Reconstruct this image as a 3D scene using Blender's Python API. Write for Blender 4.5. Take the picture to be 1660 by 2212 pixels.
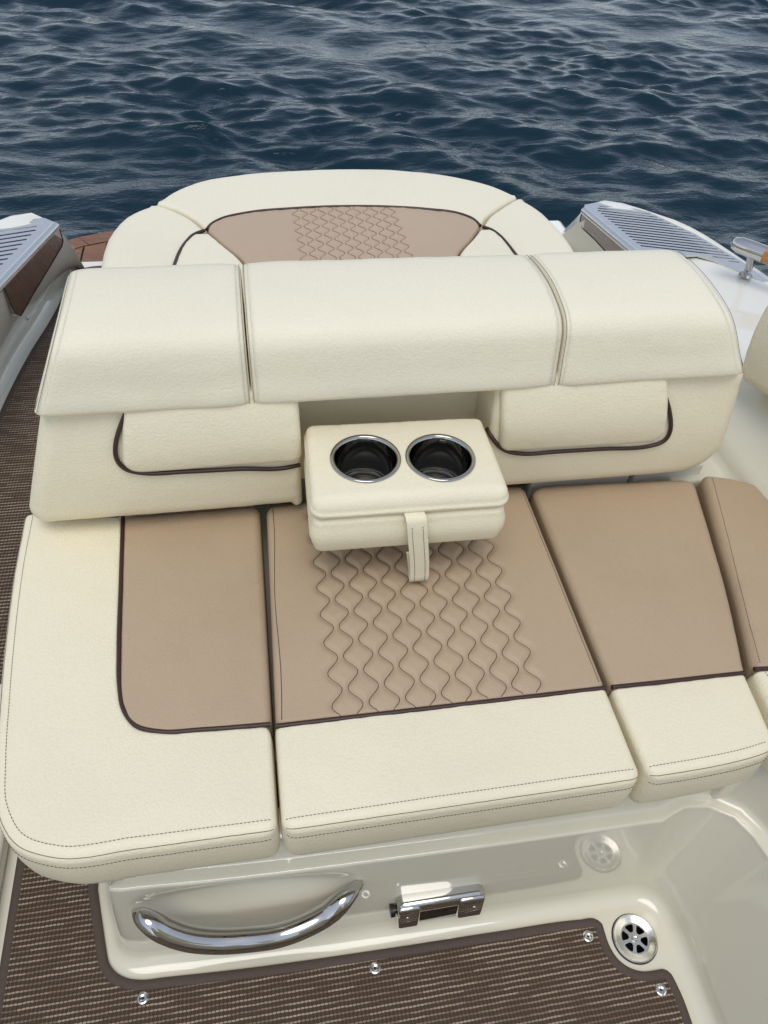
import bpy, bmesh, math, random
import numpy as np
from mathutils import Vector, Matrix, noise
random.seed(7); np.random.seed(7)
S = bpy.context.scene
C = S.collection
for o in list(bpy.data.objects): bpy.data.objects.remove(o)

# ------------------------------------------------------------------ camera
F, CX, CY, CAMH = 1600.0, 830.0, 1106.0, 1.47       # focal length and centre in photo pixels (1660 x 2212)
Zc = Vector((.052, .69, .72)).normalized()
Xc = Vector((.9855, .0837, -.149)); Xc = (Xc - Zc * Xc.dot(Zc)).normalized()
Yc = Zc.cross(Xc)
M = Matrix((Xc, Yc, Zc))                            # camera axes -> world axes
cam = bpy.data.cameras.new('camera'); cam_o = bpy.data.objects.new('camera', cam); C.objects.link(cam_o)
cam_o.matrix_world = Matrix.Translation((0, 0, CAMH)) @ M.to_4x4()
cam.sensor_fit = 'VERTICAL'; cam.sensor_height = 24; cam.lens = F / 2212 * 24
cam.clip_start = .02; cam.clip_end = 3000
S.camera = cam_o
S.render.resolution_x, S.render.resolution_y = 768, 1024

# ------------------------------------------------------------------ sky, sun, exposure (overcast)
W = bpy.data.worlds.new('World'); S.world = W; W.use_nodes = True
wn = W.node_tree.nodes; wl = W.node_tree.links
SUN_EL, SUN_AZ = math.radians(72), math.radians(-165)     # azimuth from +Y (aft) towards +X
sky = wn.new('ShaderNodeTexSky'); sky.sky_type = 'NISHITA'; sky.sun_disc = False
sky.sun_elevation = SUN_EL; sky.sun_rotation = SUN_AZ
sky.air_density = 1.0; sky.dust_density = .7; sky.ozone_density = 2.0
hs = wn.new('ShaderNodeHueSaturation'); hs.inputs['Saturation'].default_value = .50
wl.new(sky.outputs[0], hs.inputs['Color']); wl.new(hs.outputs[0], wn['Background'].inputs['Color'])
wn['Background'].inputs['Strength'].default_value = .15
sl = bpy.data.lights.new('sun', 'SUN'); sl.energy = 1.0; sl.angle = math.radians(34); sl.color = (1, .965, .885)
so = bpy.data.objects.new('sun', sl); C.objects.link(so)
sd = Vector((math.sin(SUN_AZ) * math.cos(SUN_EL), math.cos(SUN_AZ) * math.cos(SUN_EL), math.sin(SUN_EL)))
so.rotation_euler = sd.to_track_quat('Z', 'Y').to_euler(); so.location = (0, 0, 20)
S.view_settings.view_transform = 'Standard'; S.view_settings.look = 'None'
S.view_settings.gamma = 1; S.view_settings.exposure = 0.37
S.render.engine = 'CYCLES'

# ------------------------------------------------------------------ helpers
def ray(px, py): return M @ Vector(((px - CX) / F, -(py - CY) / F, -1.0))
def pz(p, h): d = ray(*p); return Vector((0, 0, CAMH)) + d * ((h - CAMH) / d.z)      # photo pixel at height h
def pY(p, y): d = ray(*p); return Vector((0, 0, CAMH)) + d * (y / d.y)               # photo pixel on plane Y = y
def xy(pts, h): return [tuple(pz(p, h).xy) for p in pts]

def tag(o, label=None, cat=None, group=None, kind=None):
    if label: o['label'] = label
    if cat: o['category'] = cat
    if group: o['group'] = group
    if kind: o['kind'] = kind
    return o
def thing(name, label, cat, loc=(0, 0, 0), group=None):
    o = bpy.data.objects.new(name, None); C.objects.link(o); o.location = loc; o.empty_display_size = .05
    return tag(o, label, cat, group)
def link(name, me, mat, parent=None, label=None, kind=None):
    o = bpy.data.objects.new(name, me); C.objects.link(o)
    if mat is not None and len(me.materials) == 0: me.materials.append(mat)
    if parent is not None:
        o.parent = parent
        w = parent.location.copy(); p = parent.parent
        while p is not None: w += p.location; p = p.parent
        o.matrix_parent_inverse = Matrix.Translation(-w) if parent.type == 'EMPTY' else Matrix.Identity(4)
    return tag(o, label, kind=kind)
def mesh(name, V, Fc, smooth=True):
    me = bpy.data.meshes.new(name); me.from_pydata([tuple(v) for v in V], [], Fc); me.validate(); me.update()
    bm = bmesh.new(); bm.from_mesh(me); bmesh.ops.recalc_face_normals(bm, faces=bm.faces); bm.to_mesh(me); bm.free()
    if smooth: me.polygons.foreach_set('use_smooth', [True] * len(me.polygons))
    return me
def autosmooth(me, ang=35):
    me.polygons.foreach_set('use_smooth', [True] * len(me.polygons))
    me.set_sharp_from_angle(angle=math.radians(ang)); return me
def resample(pts, n):
    P = np.array([tuple(p) for p in pts], float)
    d = np.r_[0, np.cumsum(np.linalg.norm(np.diff(P, axis=0), axis=1))]; t = np.linspace(0, d[-1], n)
    return np.stack([np.interp(t, d, P[:, k]) for k in range(P.shape[1])], 1)
def smooth_curve(pts, n):
    """smooth curve through pts (chord-length Hermite, no overshoot), resampled evenly to n points."""
    P = np.array([tuple(p) for p in pts], float); m = len(P); out = []
    h = np.maximum(np.linalg.norm(np.diff(P, axis=0), axis=1), 1e-9); D = np.diff(P, axis=0)/h[:, None]
    T = np.zeros_like(P); T[0] = D[0]; T[-1] = D[-1]
    for i in range(1, m-1): T[i] = (D[i]*h[i-1]+D[i-1]*h[i])/(h[i-1]+h[i])
    for i in range(m-1):
        for t in np.linspace(0, 1, 14, endpoint=False):
            out.append(P[i]*(2*t**3-3*t*t+1)+T[i]*h[i]*(t**3-2*t*t+t)+P[i+1]*(-2*t**3+3*t*t)+T[i+1]*h[i]*(t**3-t*t))
    out.append(P[-1])
    return resample(out, n)
def length(pts): P = np.array(pts); return float(np.linalg.norm(np.diff(P, axis=0), axis=1).sum())

def tube(name, pts, r, mat, parent=None, seg=8, label=None, kind=None, caps=True, squash=None):
    P = [Vector(p) for p in pts]; n = len(P); V = []; Fc = []
    rs = r if hasattr(r, '__len__') else [r] * n
    nrm = None
    for i in range(n):
        t = (P[min(i+1, n-1)] - P[max(i-1, 0)]).normalized()
        if nrm is None:
            up = Vector((0, 0, 1)) if abs(t.z) < .9 else Vector((0, 1, 0))
            nrm = (up - t * up.dot(t)).normalized()
        else: nrm = (nrm - t * nrm.dot(t)).normalized()
        b = t.cross(nrm)
        for k in range(seg):
            a = 2*math.pi*k/seg; V.append(P[i] + (nrm*math.cos(a) + b*math.sin(a)) * rs[i])
    for i in range(n-1):
        for k in range(seg):
            Fc.append((i*seg+k, i*seg+(k+1) % seg, (i+1)*seg+(k+1) % seg, (i+1)*seg+k))
    if caps: Fc += [tuple(range(seg)), tuple(range((n-1)*seg, n*seg))]
    me = mesh(name, V, Fc); autosmooth(me, 50)
    return link(name, me, mat, parent, label, kind)

def stitches(name, pts, mat, parent, pitch=.0052, ln=.0043, r=.00044):
    """a row of separate thread stitches, one mesh"""
    P = [Vector(p) for p in resample(pts, max(3, int(length(pts)/.0013)))]
    d = [0]
    for a, b in zip(P, P[1:]): d.append(d[-1] + (b-a).length)
    V = []; Fc = []; s = 0
    def at(x):
        i = min(max(int(np.searchsorted(d, x)), 1), len(P)-1); f = (x-d[i-1])/max(d[i]-d[i-1], 1e-9); return P[i-1].lerp(P[i], f)
    while s + ln < d[-1]:
        a, b = at(s), at(s+ln); m = (a+b)/2; t = (b-a).normalized()
        up = Vector((0, -.5, .86)); n1 = (up - t*up.dot(t)).normalized(); n2 = t.cross(n1); base = len(V)
        for q, rr, lift in ((a, .5, -.0004), (m, 1.15, .0004), (b, .5, -.0004)):
            for k in range(5):
                an = 2*math.pi*k/5; V.append(q + n1*lift + (n1*math.cos(an)+n2*math.sin(an))*r*rr)
        for i in range(2):
            for k in range(5): Fc.append((base+i*5+k, base+i*5+(k+1) % 5, base+i*5+5+(k+1) % 5, base+i*5+5+k))
        s += pitch
    return link(name, mesh(name, V, Fc), mat, parent)

from mathutils.bvhtree import BVHTree
TREES = {}
def drape(obs, pts, d=(0, 0, -1), up=.0004, back=.06):
    """lay points on the surface of the given meshes"""
    d = Vector(d).normalized(); trees = []
    for ob in obs:
        if ob.name not in TREES:
            me = ob.data; TREES[ob.name] = BVHTree.FromPolygons([v.co[:] for v in me.vertices], [tuple(q.vertices) for q in me.polygons])
        trees.append(TREES[ob.name])
    out = []
    for p in pts:
        best = None
        for t_ in trees:
            h = t_.ray_cast(Vector(p)-d*back, d)
            if h[0] is not None and (best is None or h[3] < best[1]): best = (h[0], h[3])
        if best: out.append(best[0]-d*up)
    return out

def fil(d, r):
    if d >= r: return 0.0
    return r - math.sqrt(max(0.0, r*r - (r-d)**2))
def coords(L, r0, r1, n):
    th = [0, .12, .3, .5, .7, .87]
    a = [r0*(1-math.cos(t*math.pi/2)) for t in th]; b = [L - r1*(1-math.cos(t*math.pi/2)) for t in th][::-1]
    mid = list(np.linspace(r0, L-r1, n))
    return a + mid + b
def quad(c00, c10, c11, c01):
    a, b, c, d = (np.array(q, float) for q in (c00, c10, c11, c01))
    return lambda u, v: (a*(1-u)+b*u)*(1-v) + (d*(1-u)+c*u)*v
def ruled(c0, c1, n=160, smooth=True):
    A = smooth_curve(c0, n) if smooth else resample(c0, n); B = smooth_curve(c1, n) if smooth else resample(c1, n)
    def f(u, v):
        x = u*(n-1); i = min(int(x), n-2); t = x-i
        return (A[i]*(1-t)+A[i+1]*t)*(1-v) + (B[i]*(1-t)+B[i+1]*t)*v
    f.A, f.B = A, B
    return f
def coons(c0, c1, d0, d1, n=120):
    cs = [smooth_curve(c, n) for c in (c0, c1, d0, d1)]
    def ev(c, u): x = u*(n-1); i = min(int(x), n-2); t = x-i; return c[i]*(1-t)+c[i+1]*t
    p00, p10, p01, p11 = cs[0][0], cs[0][-1], cs[1][0], cs[1][-1]
    def f(u, v):
        return ev(cs[0], u)*(1-v)+ev(cs[1], u)*v+ev(cs[2], v)*(1-u)+ev(cs[3], v)*u - (p00*(1-u)*(1-v)+p10*u*(1-v)+p01*(1-u)*v+p11*u*v)
    return f

def pad(name, parent, mat, P, Lu, Lv, zt, zb, r=(.012,)*4, R=(.014,)*4, nu=40, nv=40, hz=None, crown=.004,
        bulge=.004, rb=.012, wr=.0012, fr=None, label=None, seed=0.0):
    """Upholstered pad: P(u,v) gives its plan, r = edge radius on sides u0,u1,v0,v1, R = plan radius of corners 00,10,11,01."""
    if not hasattr(r, '__len__'): r = (r,)*4
    if not hasattr(R, '__len__'): R = (R,)*4
    du = coords(Lu, r[0], r[1], nu); dv = coords(Lv, r[2], r[3], nv)
    nU, nV = len(du), len(dv); V = []
    for j in range(nV):
        for i in range(nU):
            x, y = du[i], dv[j]; su = 0 if x < Lu/2 else 1; sv = 0 if y < Lv/2 else 1
            ex = x if su == 0 else Lu-x; ey = y if sv == 0 else Lv-y
            Rc = R[(0, 1, 3, 2)[su+2*sv]]
            ru, rv = r[su], r[2+sv]
            if ex < Rc and ey < Rc:
                a, b = Rc-ex, Rc-ey; m = max(a, b); l = math.hypot(a, b); k = m/l if l > 1e-9 else 1
                nx, ny = Rc-a*k, Rc-b*k; w = a/(a+b) if a+b > 1e-9 else .5
                drop = fil(Rc-m, ru*w+rv*(1-w))
            else:
                nx, ny = ex, ey; drop = max(fil(ex, ru), fil(ey, rv))
            gx = nx if su == 0 else Lu-nx; gy = ny if sv == 0 else Lv-ny
            u, v = gx/Lu, gy/Lv; q = P(u, v)
            z = zt - drop + crown*(1-abs(2*u-1)**3)*(1-abs(2*v-1)**3)
            z += wr*(noise.noise((q[0]*9+seed, q[1]*9, seed)) + .5*noise.noise((q[0]*31+seed, q[1]*23, 3+seed)))
            ee = min(ex, ey)
            if wr and ee > 1e-5: z += 1.1*wr*math.exp(-(ee/.016))*noise.noise((q[0]*62+seed, q[1]*62, 7.1))*min(1, ee/.004)
            if hz: z += hz(q[0], q[1], ee)
            V.append((q[0], q[1], z))
    Fc = [(j*nU+i, j*nU+i+1, (j+1)*nU+i+1, (j+1)*nU+i) for j in range(nV-1) for i in range(nU-1)]
    loop = [i for i in range(nU)] + [j*nU+nU-1 for j in range(1, nV)] + [(nV-1)*nU+i for i in range(nU-2, -1, -1)] + [j*nU for j in range(nV-2, 0, -1)]
    # skirt
    L = np.array([V[i][:2] for i in loop]); T = np.roll(L, -1, 0)-np.roll(L, 1, 0)
    area = .5*np.sum(L[:, 0]*np.roll(L[:, 1], -1)-np.roll(L[:, 0], -1)*L[:, 1]); sg = 1 if area > 0 else -1
    N = np.stack([T[:, 1], -T[:, 0]], 1)*sg; N /= np.maximum(np.linalg.norm(N, axis=1, keepdims=True), 1e-9)
    prev = loop; ns = 7
    steps = [('s', k/ns) for k in range(1, ns+1)] + [('b', k/3) for k in range(1, 4)]
    for kind, t in steps:
        cur = []
        for k, vi in enumerate(loop):
            z0 = V[vi][2]; zl = zb+rb
            if kind == 's': z = z0+(zl-z0)*t; o = bulge*math.sin(math.pi*t)
            else: z = zl-rb*math.sin(t*math.pi/2); o = -rb*(1-math.cos(t*math.pi/2))
            V.append((L[k, 0]+N[k, 0]*o, L[k, 1]+N[k, 1]*o, z)); cur.append(len(V)-1)
        n = len(loop)
        for k in range(n): Fc.append((prev[k], prev[(k+1) % n], cur[(k+1) % n], cur[k]))
        prev = cur
    Fc.append(tuple(prev))
    if fr: V = [fr(*v) for v in V]
    return link(name, mesh(name, V, Fc), mat, parent, label)

def boxm(name, lo, hi, mat, parent=None, bev=.004, seg=3, label=None, fr=None):
    bm = bmesh.new(); bmesh.ops.create_cube(bm, size=1)
    for v in bm.verts: v.co = Vector([lo[k]+(v.co[k]+.5)*(hi[k]-lo[k]) for k in range(3)])
    if bev: bmesh.ops.bevel(bm, geom=list(bm.edges), offset=bev, segments=seg, affect='EDGES', profile=.5)
    if fr:
        for v in bm.verts: v.co = fr(*v.co)
    me = bpy.data.meshes.new(name); bm.to_mesh(me); bm.free(); autosmooth(me, 40)
    return link(name, me, mat, parent, label)
def lathe(name, prof, seg, mat, parent, fr, label=None, smooth=40):
    V = []; Fc = []; n = len(prof)
    for k in range(seg):
        a = 2*math.pi*k/seg
        for (rr, zz) in prof: V.append(fr(rr*math.cos(a), rr*math.sin(a), zz))
    for k in range(seg):
        for i in range(n-1):
            a, b = k*n+i, ((k+1) % seg)*n+i
            Fc.append((a, b, b+1, a+1))
    me = mesh(name, V, Fc); 
    bm = bmesh.new(); bm.from_mesh(me); bmesh.ops.remove_doubles(bm, verts=bm.verts, dist=1e-6); bmesh.ops.recalc_face_normals(bm, faces=bm.faces); bm.to_mesh(me); bm.free()
    autosmooth(me, smooth)
    return link(name, me, mat, parent, label)
def plate(name, outer, holes, zf, thick, mat, parent, label=None, flat=True):
    """flat plate with real holes; zf(x,y) is its top height"""
    bm = bmesh.new(); edges = []
    for lp in [outer]+holes:
        vs = [bm.verts.new((p[0], p[1], 0)) for p in lp]
        for a, b in zip(vs, vs[1:]+vs[:1]): edges.append(bm.edges.new((a, b)))
    bmesh.ops.triangle_fill(bm, use_beauty=True, use_dissolve=False, edges=edges)
    top = list(bm.faces)
    ret = bmesh.ops.extrude_face_region(bm, geom=top)
    low = [e for e in ret['geom'] if isinstance(e, bmesh.types.BMVert)]
    lows = set(low)
    for v in bm.verts: v.co.z = zf(v.co.x, v.co.y) - (thick if v in lows else 0)
    bmesh.ops.recalc_face_normals(bm, faces=bm.faces)
    me = bpy.data.meshes.new(name); bm.to_mesh(me); bm.free()
    if not flat: autosmooth(me, 30)
    return link(name, me, mat, parent, label)

# ------------------------------------------------------------------ materials
class N:
    def __init__(s, name):
        s.m = bpy.data.materials.new(name); s.m.use_nodes = True; s.t = s.m.node_tree; s.b = s.t.nodes['Principled BSDF']
        s.tc = s.t.nodes.new('ShaderNodeTexCoord')
    def put(s, sock, v):
        if isinstance(v, bpy.types.NodeSocket): s.t.links.new(v, sock)
        else: sock.default_value = v
    def math(s, op, a, b=0.0, c=None):
        n = s.t.nodes.new('ShaderNodeMath'); n.operation = op; s.put(n.inputs[0], a); s.put(n.inputs[1], b)
        if c is not None: s.put(n.inputs[2], c)
        return n.outputs[0]
    def noise(s, scale, detail=3, rough=.55, vec=None, dist=0):
        n = s.t.nodes.new('ShaderNodeTexNoise'); n.inputs['Scale'].default_value = scale; n.inputs['Detail'].default_value = detail
        n.inputs['Roughness'].default_value = rough; n.inputs['Distortion'].default_value = dist
        s.t.links.new(vec or s.tc.outputs['Object'], n.inputs['Vector']); return n.outputs[0]
    def voro(s, scale, feat='F1', vec=None, rnd=1):
        n = s.t.nodes.new('ShaderNodeTexVoronoi'); n.feature = feat; n.inputs['Scale'].default_value = scale; n.inputs['Randomness'].default_value = rnd
        s.t.links.new(vec or s.tc.outputs['Object'], n.inputs['Vector']); return n.outputs[0]
    def map(s, scale=(1, 1, 1), rot=(0, 0, 0)):
        n = s.t.nodes.new('ShaderNodeMapping'); n.inputs['Scale'].default_value = scale; n.inputs['Rotation'].default_value = rot
        s.t.links.new(s.tc.outputs['Object'], n.inputs['Vector']); return n.outputs[0]
    def xyz(s):
        n = s.t.nodes.new('ShaderNodeSeparateXYZ'); s.t.links.new(s.tc.outputs['Object'], n.inputs[0]); return n.outputs
    def comb(s, x, y, z):
        n = s.t.nodes.new('ShaderNodeCombineXYZ'); s.put(n.inputs[0], x); s.put(n.inputs[1], y); s.put(n.inputs[2], z); return n.outputs[0]
    def mix(s, f, a, b):
        n = s.t.nodes.new('ShaderNodeMix'); n.data_type = 'RGBA'; s.put(n.inputs[0], f)
        for k, v in ((6, a), (7, b)): s.put(n.inputs[k], (v+(1,)) if isinstance(v, tuple) and len(v) == 3 else v)
        return n.outputs[2]
    def ramp(s, f, p0, p1, a=0.0, b=1.0):
        n = s.t.nodes.new('ShaderNodeMapRange'); n.interpolation_type = 'SMOOTHSTEP'
        s.put(n.inputs[0], f); s.put(n.inputs[1], p0); s.put(n.inputs[2], p1); s.put(n.inputs[3], a); s.put(n.inputs[4], b); return n.outputs[0]
    def bump(s, h, dist, strength=1.0, prev=None):
        n = s.t.nodes.new('ShaderNodeBump'); n.inputs['Strength'].default_value = strength; n.inputs['Distance'].default_value = dist
        s.t.links.new(h, n.inputs['Height'])
        if prev: s.t.links.new(prev, n.inputs['Normal'])
        return n.outputs[0]
    def set(s, col=None, rough=None, metal=None, spec=None, coat=None, normal=None, coatr=None, ior=None, trans=None):
        for k, v in (('Base Color', (col+(1,)) if isinstance(col, tuple) and len(col) == 3 else col), ('Roughness', rough), ('Metallic', metal), ('Specular IOR Level', spec),
                     ('Coat Weight', coat), ('Normal', normal), ('Coat Roughness', coatr), ('IOR', ior), ('Transmission Weight', trans)):
            if v is not None: s.put(s.b.inputs[k], v)
        return s.m

def leather(name, col, grain=360, depth=.00055, rough=.46, soil=.05):
    n = N(name)
    a = n.voro(grain); b = n.noise(grain*.55, 2, .6)
    h = n.math('ADD', n.math('MULTIPLY', a, -1.0), n.math('MULTIPLY', b, .5))
    big = n.noise(3.2, 3, .6); spots = n.noise(46, 3, .7)
    soilm = n.math('MULTIPLY', n.ramp(big, .42, .75), soil*2.2)
    sp = n.math('MULTIPLY', n.ramp(spots, .69, .80), soil*2.4)
    dark = tuple(x*.55 for x in col)
    cc = n.mix(n.math('ADD', soilm, sp), col, dark)
    cc = n.mix(n.math('MULTIPLY', n.ramp(a, .25, .65), .06), cc, dark)
    nrm = n.bump(h, depth)
    return n.set(cc, n.ramp(big, .3, .7, rough-.05, rough+.07), 0, .28, normal=nrm)
CREAM = leather('cream_leather', (.815, .737, .540), 270, .00045)
CREAM2 = leather('cream_leather_fine', (.81, .747, .575), 285, .0004, .48, .035)
TAN = leather('tan_leather', (.45, .338, .222), 330, .00035, .48, .07)
TAN2 = leather('tan_leather_fine', (.48, .36, .25), 420, .0003, .5, .04)
PIPE = N('brown_piping'); PIPE = PIPE.set((.036, .0135, .0095), .42, normal=PIPE.bump(PIPE.noise(700, 2), .0003))
THREAD = N('brown_thread').set((.075, .050, .032), .7)
STITCH = N('olive_stitch_thread').set((.085, .066, .042), .7)
THREAD_LT = N('tan_thread').set((.17, .12, .078), .7)
SEAMC = N('cream_seam').set((.24, .21, .145), .7)

def gelcoat(name, col, rough=.06):
    n = N(name); big = n.noise(4, 4, .6); fine = n.noise(70, 4, .65)
    cc = n.mix(n.math('MULTIPLY', n.ramp(fine, .60, .85), .10), col, tuple(x*.55 for x in col))
    cc = n.mix(n.math('MULTIPLY', n.ramp(big, .45, .8), .08), cc, tuple(x*.7 for x in col))
    specks = n.ramp(n.voro(55, 'F1'), .055, .035)
    keep = n.math('GREATER_THAN', n.noise(31, 1), .62)
    cc = n.mix(n.math('MULTIPLY', n.math('MULTIPLY', specks, keep), .55), cc, (.10, .075, .05))
    wav = n.bump(n.noise(6, 1), .0005, .4)
    return n.set(cc, n.ramp(fine, .35, .75, rough*.7, rough*1.5), 0, .55, coat=.35, coatr=.04, normal=wav)
GEL = gelcoat('cream_gelcoat', (.72, .69, .565))
GELW = gelcoat('white_gelcoat', (.78, .76, .67))
def chrome(name, col, rough, scr=.0):
    n = N(name); f = n.noise(260, 3, .6, n.map((1, 6, 1)))
    return n.set(col, n.ramp(f, .3, .8, rough*.7, rough*1.6+scr), 1)
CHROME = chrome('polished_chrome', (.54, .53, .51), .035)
DKCHROME = chrome('dark_chrome', (.16, .15, .14), .08)
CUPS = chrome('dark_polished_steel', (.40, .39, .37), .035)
STEEL = chrome('satin_steel', (.60, .585, .54), .20)
MIRROR = chrome('mirror_steel', (.62, .60, .57), .05)
VENT = chrome('brushed_vent_steel', (.70, .70, .69), .28, .1)
BLACK = N('black_plastic').set((.008, .008, .009), .35)
DARK = N('dark_void').set((.004, .004, .004), .8)

def weave(name):
    """woven vinyl: pale weft pairs over a dark ground, thin warp threads"""
    n = N(name); X, Y, Z = n.xyz()
    wob = n.math('MULTIPLY', n.math('SUBTRACT', n.noise(40, 2), .5), .0022)
    y = n.math('DIVIDE', n.math('ADD', Y, wob), .0086); x = n.math('DIVIDE', n.math('ADD', X, n.math('MULTIPLY', n.math('SUBTRACT', n.noise(55, 2), .5), .0016)), .0066)
    fy = n.math('FRACT', y); row = n.math('FLOOR', y); fx = n.math('FRACT', x); colm = n.math('FLOOR', x)
    dy = n.math('ABSOLUTE', n.math('SUBTRACT', fy, .5)); dx = n.math('ABSOLUTE', n.math('SUBTRACT', fx, .5))
    weft = n.ramp(dy, .20, .13)                                     # the pale pair of weft strands
    split = n.ramp(dy, .0, .035)                                    # hairline between the two strands
    pinch = n.ramp(dx, .48, .40)
    wt = n.t.nodes.new('ShaderNodeTexWhiteNoise'); wt.noise_dimensions = '2D'
    seg = n.math('FLOOR', n.math('DIVIDE', n.math('ADD', x, n.math('MULTIPLY', row, 3.37)), 7.0))
    n.t.links.new(n.comb(row, seg, 0), wt.inputs['Vector'])
    tone = n.noise(5.0, 2, .6, n.comb(n.math('MULTIPLY', X, 3.0), n.math('MULTIPLY', row, 7.31), 0))
    tone = n.math('ADD', n.math('MULTIPLY', tone, .7), n.math('MULTIPLY', wt.outputs[0], .3))
    pale = n.mix(n.ramp(tone, .33, .66), (.20, .135, .09), (.43, .335, .25))
    pale = n.mix(n.math('MULTIPLY', n.math('SUBTRACT', 1, split), .45), pale, (.10, .075, .055))
    warp = n.ramp(dx, .10, .05)
    gnd = n.mix(n.noise(260, 3, .7), (.062, .038, .023), (.18, .118, .074))
    fine = n.math('FRACT', n.math('MULTIPLY', x, 4.0)); finem = n.ramp(n.math('ABSOLUTE', n.math('SUBTRACT', fine, .5)), .5, .2)
    gnd = n.mix(n.math('MULTIPLY', finem, .5), (.034, .022, .015), gnd)
    gnd = n.mix(n.math('MULTIPLY', warp, .75), gnd, (.17, .115, .075))
    wm = n.math('MULTIPLY', weft, pinch)
    col = n.mix(wm, gnd, pale)
    h = n.math('ADD', n.math('MULTIPLY', wm, 1.0), n.math('MULTIPLY', n.math('ADD', n.math('MULTIPLY', warp, .55), n.math('MULTIPLY', finem, .25)), n.math('SUBTRACT', 1, wm)))
    return n.set(col, .5, 0, .35, normal=n.bump(h, .0016))
WEAVE = weave('woven_mat')
BIND = N('mat_binding'); BIND = BIND.set(BIND.mix(BIND.noise(300, 3), (.060, .040, .032), (.105, .074, .060)), .75, normal=BIND.bump(BIND.noise(600, 2), .0005))
def wood(name, a, b, rough=.4, coat=0.0, sc=(1, 14, 14)):
    n = N(name); v = n.map(sc); g = n.noise(7, 5, .65, v, .6); f = n.noise(60, 3, .6, v)
    cc = n.mix(n.ramp(g, .3, .7), a, b); cc = n.mix(n.math('MULTIPLY', f, .35), cc, tuple(x*.4 for x in a))
    return n.set(cc, rough, 0, .4, coat=coat, normal=n.bump(f, .0006))
TEAK = wood('weathered_teak', (.155, .062, .030), (.30, .135, .065), .45)
TEAKV = wood('varnished_teak', (.36, .135, .035), (.55, .24, .07), .25, .6)
REFL_BROWN = wood('brown_reflection_paint', (.075, .026, .013), (.17, .062, .030), .12, 1.0, (10, 1, 10))  # kick panels: reflected teak and mat put into the colour as brown wood
CAULK = N('black_caulk').set((.012, .011, .011), .6)

def water_mat():
    n = N('sea_water')
    h1 = n.noise(9, 3, .6, n.map((.8, 1.7, 1))); h2 = n.noise(34, 2, .6, n.map((1, 1.5, 1)))
    b = n.bump(h1, .011, .8); b = n.bump(h2, .0024, .8, b)
    return n.set((.0025, .019, .030), .045, 0, .33, normal=b, ior=1.333)
WATER = water_mat()

# ------------------------------------------------------------------ the sea
def build_water():
    ys = np.r_[-400, -150, -60, -25, np.linspace(-12, 1, 30), np.linspace(1.04, 12, 500), 12 + np.cumsum(np.geomspace(.05, 90, 70))]
    xs = np.r_[-(9 + np.cumsum(np.geomspace(.06, 90, 60)))[::-1], np.linspace(-9, -4, 60), np.linspace(-3.96, 8.5, 560), 8.5 + np.cumsum(np.geomspace(.05, 90, 60))]
    X, Y = np.meshgrid(xs, ys); Z = np.zeros_like(X); DX = np.zeros_like(X); DY = np.zeros_like(X)
    rg = np.random.default_rng(11)
    def gust(sc, n_):
        g = np.zeros_like(X)
        for _ in range(n_):
            a_ = rg.uniform(0, 2*math.pi); q_ = 2*math.pi/(sc*rg.uniform(.6, 1.8)); g += np.sin(q_*(X*math.cos(a_)*.6+Y*math.sin(a_))+rg.uniform(0, 6.3))
        return g/math.sqrt(n_/2)
    G1 = np.clip(.85+.40*gust(2.6, 9), .25, 1.8)
    for k in range(230):
        lam = float(np.exp(rg.uniform(math.log(.095), math.log(1.25)))); th = math.radians(84) + rg.normal(0, .52)
        kk = 2*math.pi/lam; amp = .0031*lam**.84; ph = rg.uniform(0, 2*math.pi)
        cx, cy = math.cos(th), math.sin(th)
        damp = (G1 if lam < .5 else 1.0)/(1+(np.hypot(X, Y)/(lam*70))**4)
        a = kk*(X*cx+Y*cy)+ph
        Z += damp*amp*np.sin(a); DX += damp*amp*cx*np.cos(a)*.30; DY += damp*amp*cy*np.cos(a)*.30
    V = np.stack([X+DX, Y+DY, Z-.30], -1).reshape(-1, 3); ny, nx = X.shape
    idx = np.arange(ny*nx).reshape(ny, nx)
    Fq = np.stack([idx[:-1, :-1], idx[:-1, 1:], idx[1:, 1:], idx[1:, :-1]], -1).reshape(-1, 4)
    me = bpy.data.meshes.new('water'); me.vertices.add(len(V)); me.vertices.foreach_set('co', V.ravel())
    me.loops.add(Fq.size); me.loops.foreach_set('vertex_index', Fq.ravel().astype(np.int32))
    me.polygons.add(len(Fq)); me.polygons.foreach_set('loop_start', np.arange(0, Fq.size, 4, dtype=np.int32))
    me.update(calc_edges=True); me.polygons.foreach_set('use_smooth', [True]*len(Fq)); me.validate()
    o = link('water', me, WATER); tag(o, 'dark rippled sea water around the boat', 'water', kind='structure')
build_water()

# ------------------------------------------------------------------ the boat
BOAT = thing('motorboat', 'cream and white motorboat with stern seating and a teak swim platform', 'boat', (.22, .9, 0))
def loft(name, curves, mat, parent=BOAT, label=None, closed=False, fn=None):
    n = len(curves[0]); V = [tuple(p) for c in curves for p in c]; Fc = []
    if fn: V = [fn(*v) for v in V]
    for j in range(len(curves)-1):
        for i in range(n-1): Fc.append((j*n+i, j*n+i+1, (j+1)*n+i+1, (j+1)*n+i))
    return link(name, mesh(name, V, Fc), mat, parent, label)
def lift(pts, z): return [(p[0], p[1], z) for p in pts]

# mat outline on the sole (also guides the seat base)
mat_px = [(228, 2046), (235, 2079), (250, 2099), (271, 2111), (306, 2116), (351, 2111), (501, 2095), (832, 2049), (1079, 2011), (1254, 1986), (1286, 1984),
          (1301, 1994), (1306, 2009), (1316, 2039), (1334, 2069), (1359, 2089), (1389, 2098), (1419, 2095), (1437, 2093), (1449, 2101), (1462, 2124), (1497, 2212)]
mp = xy(mat_px, .007)
DRAIN = pz((1371, 2028), 0); DR = .039
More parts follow.
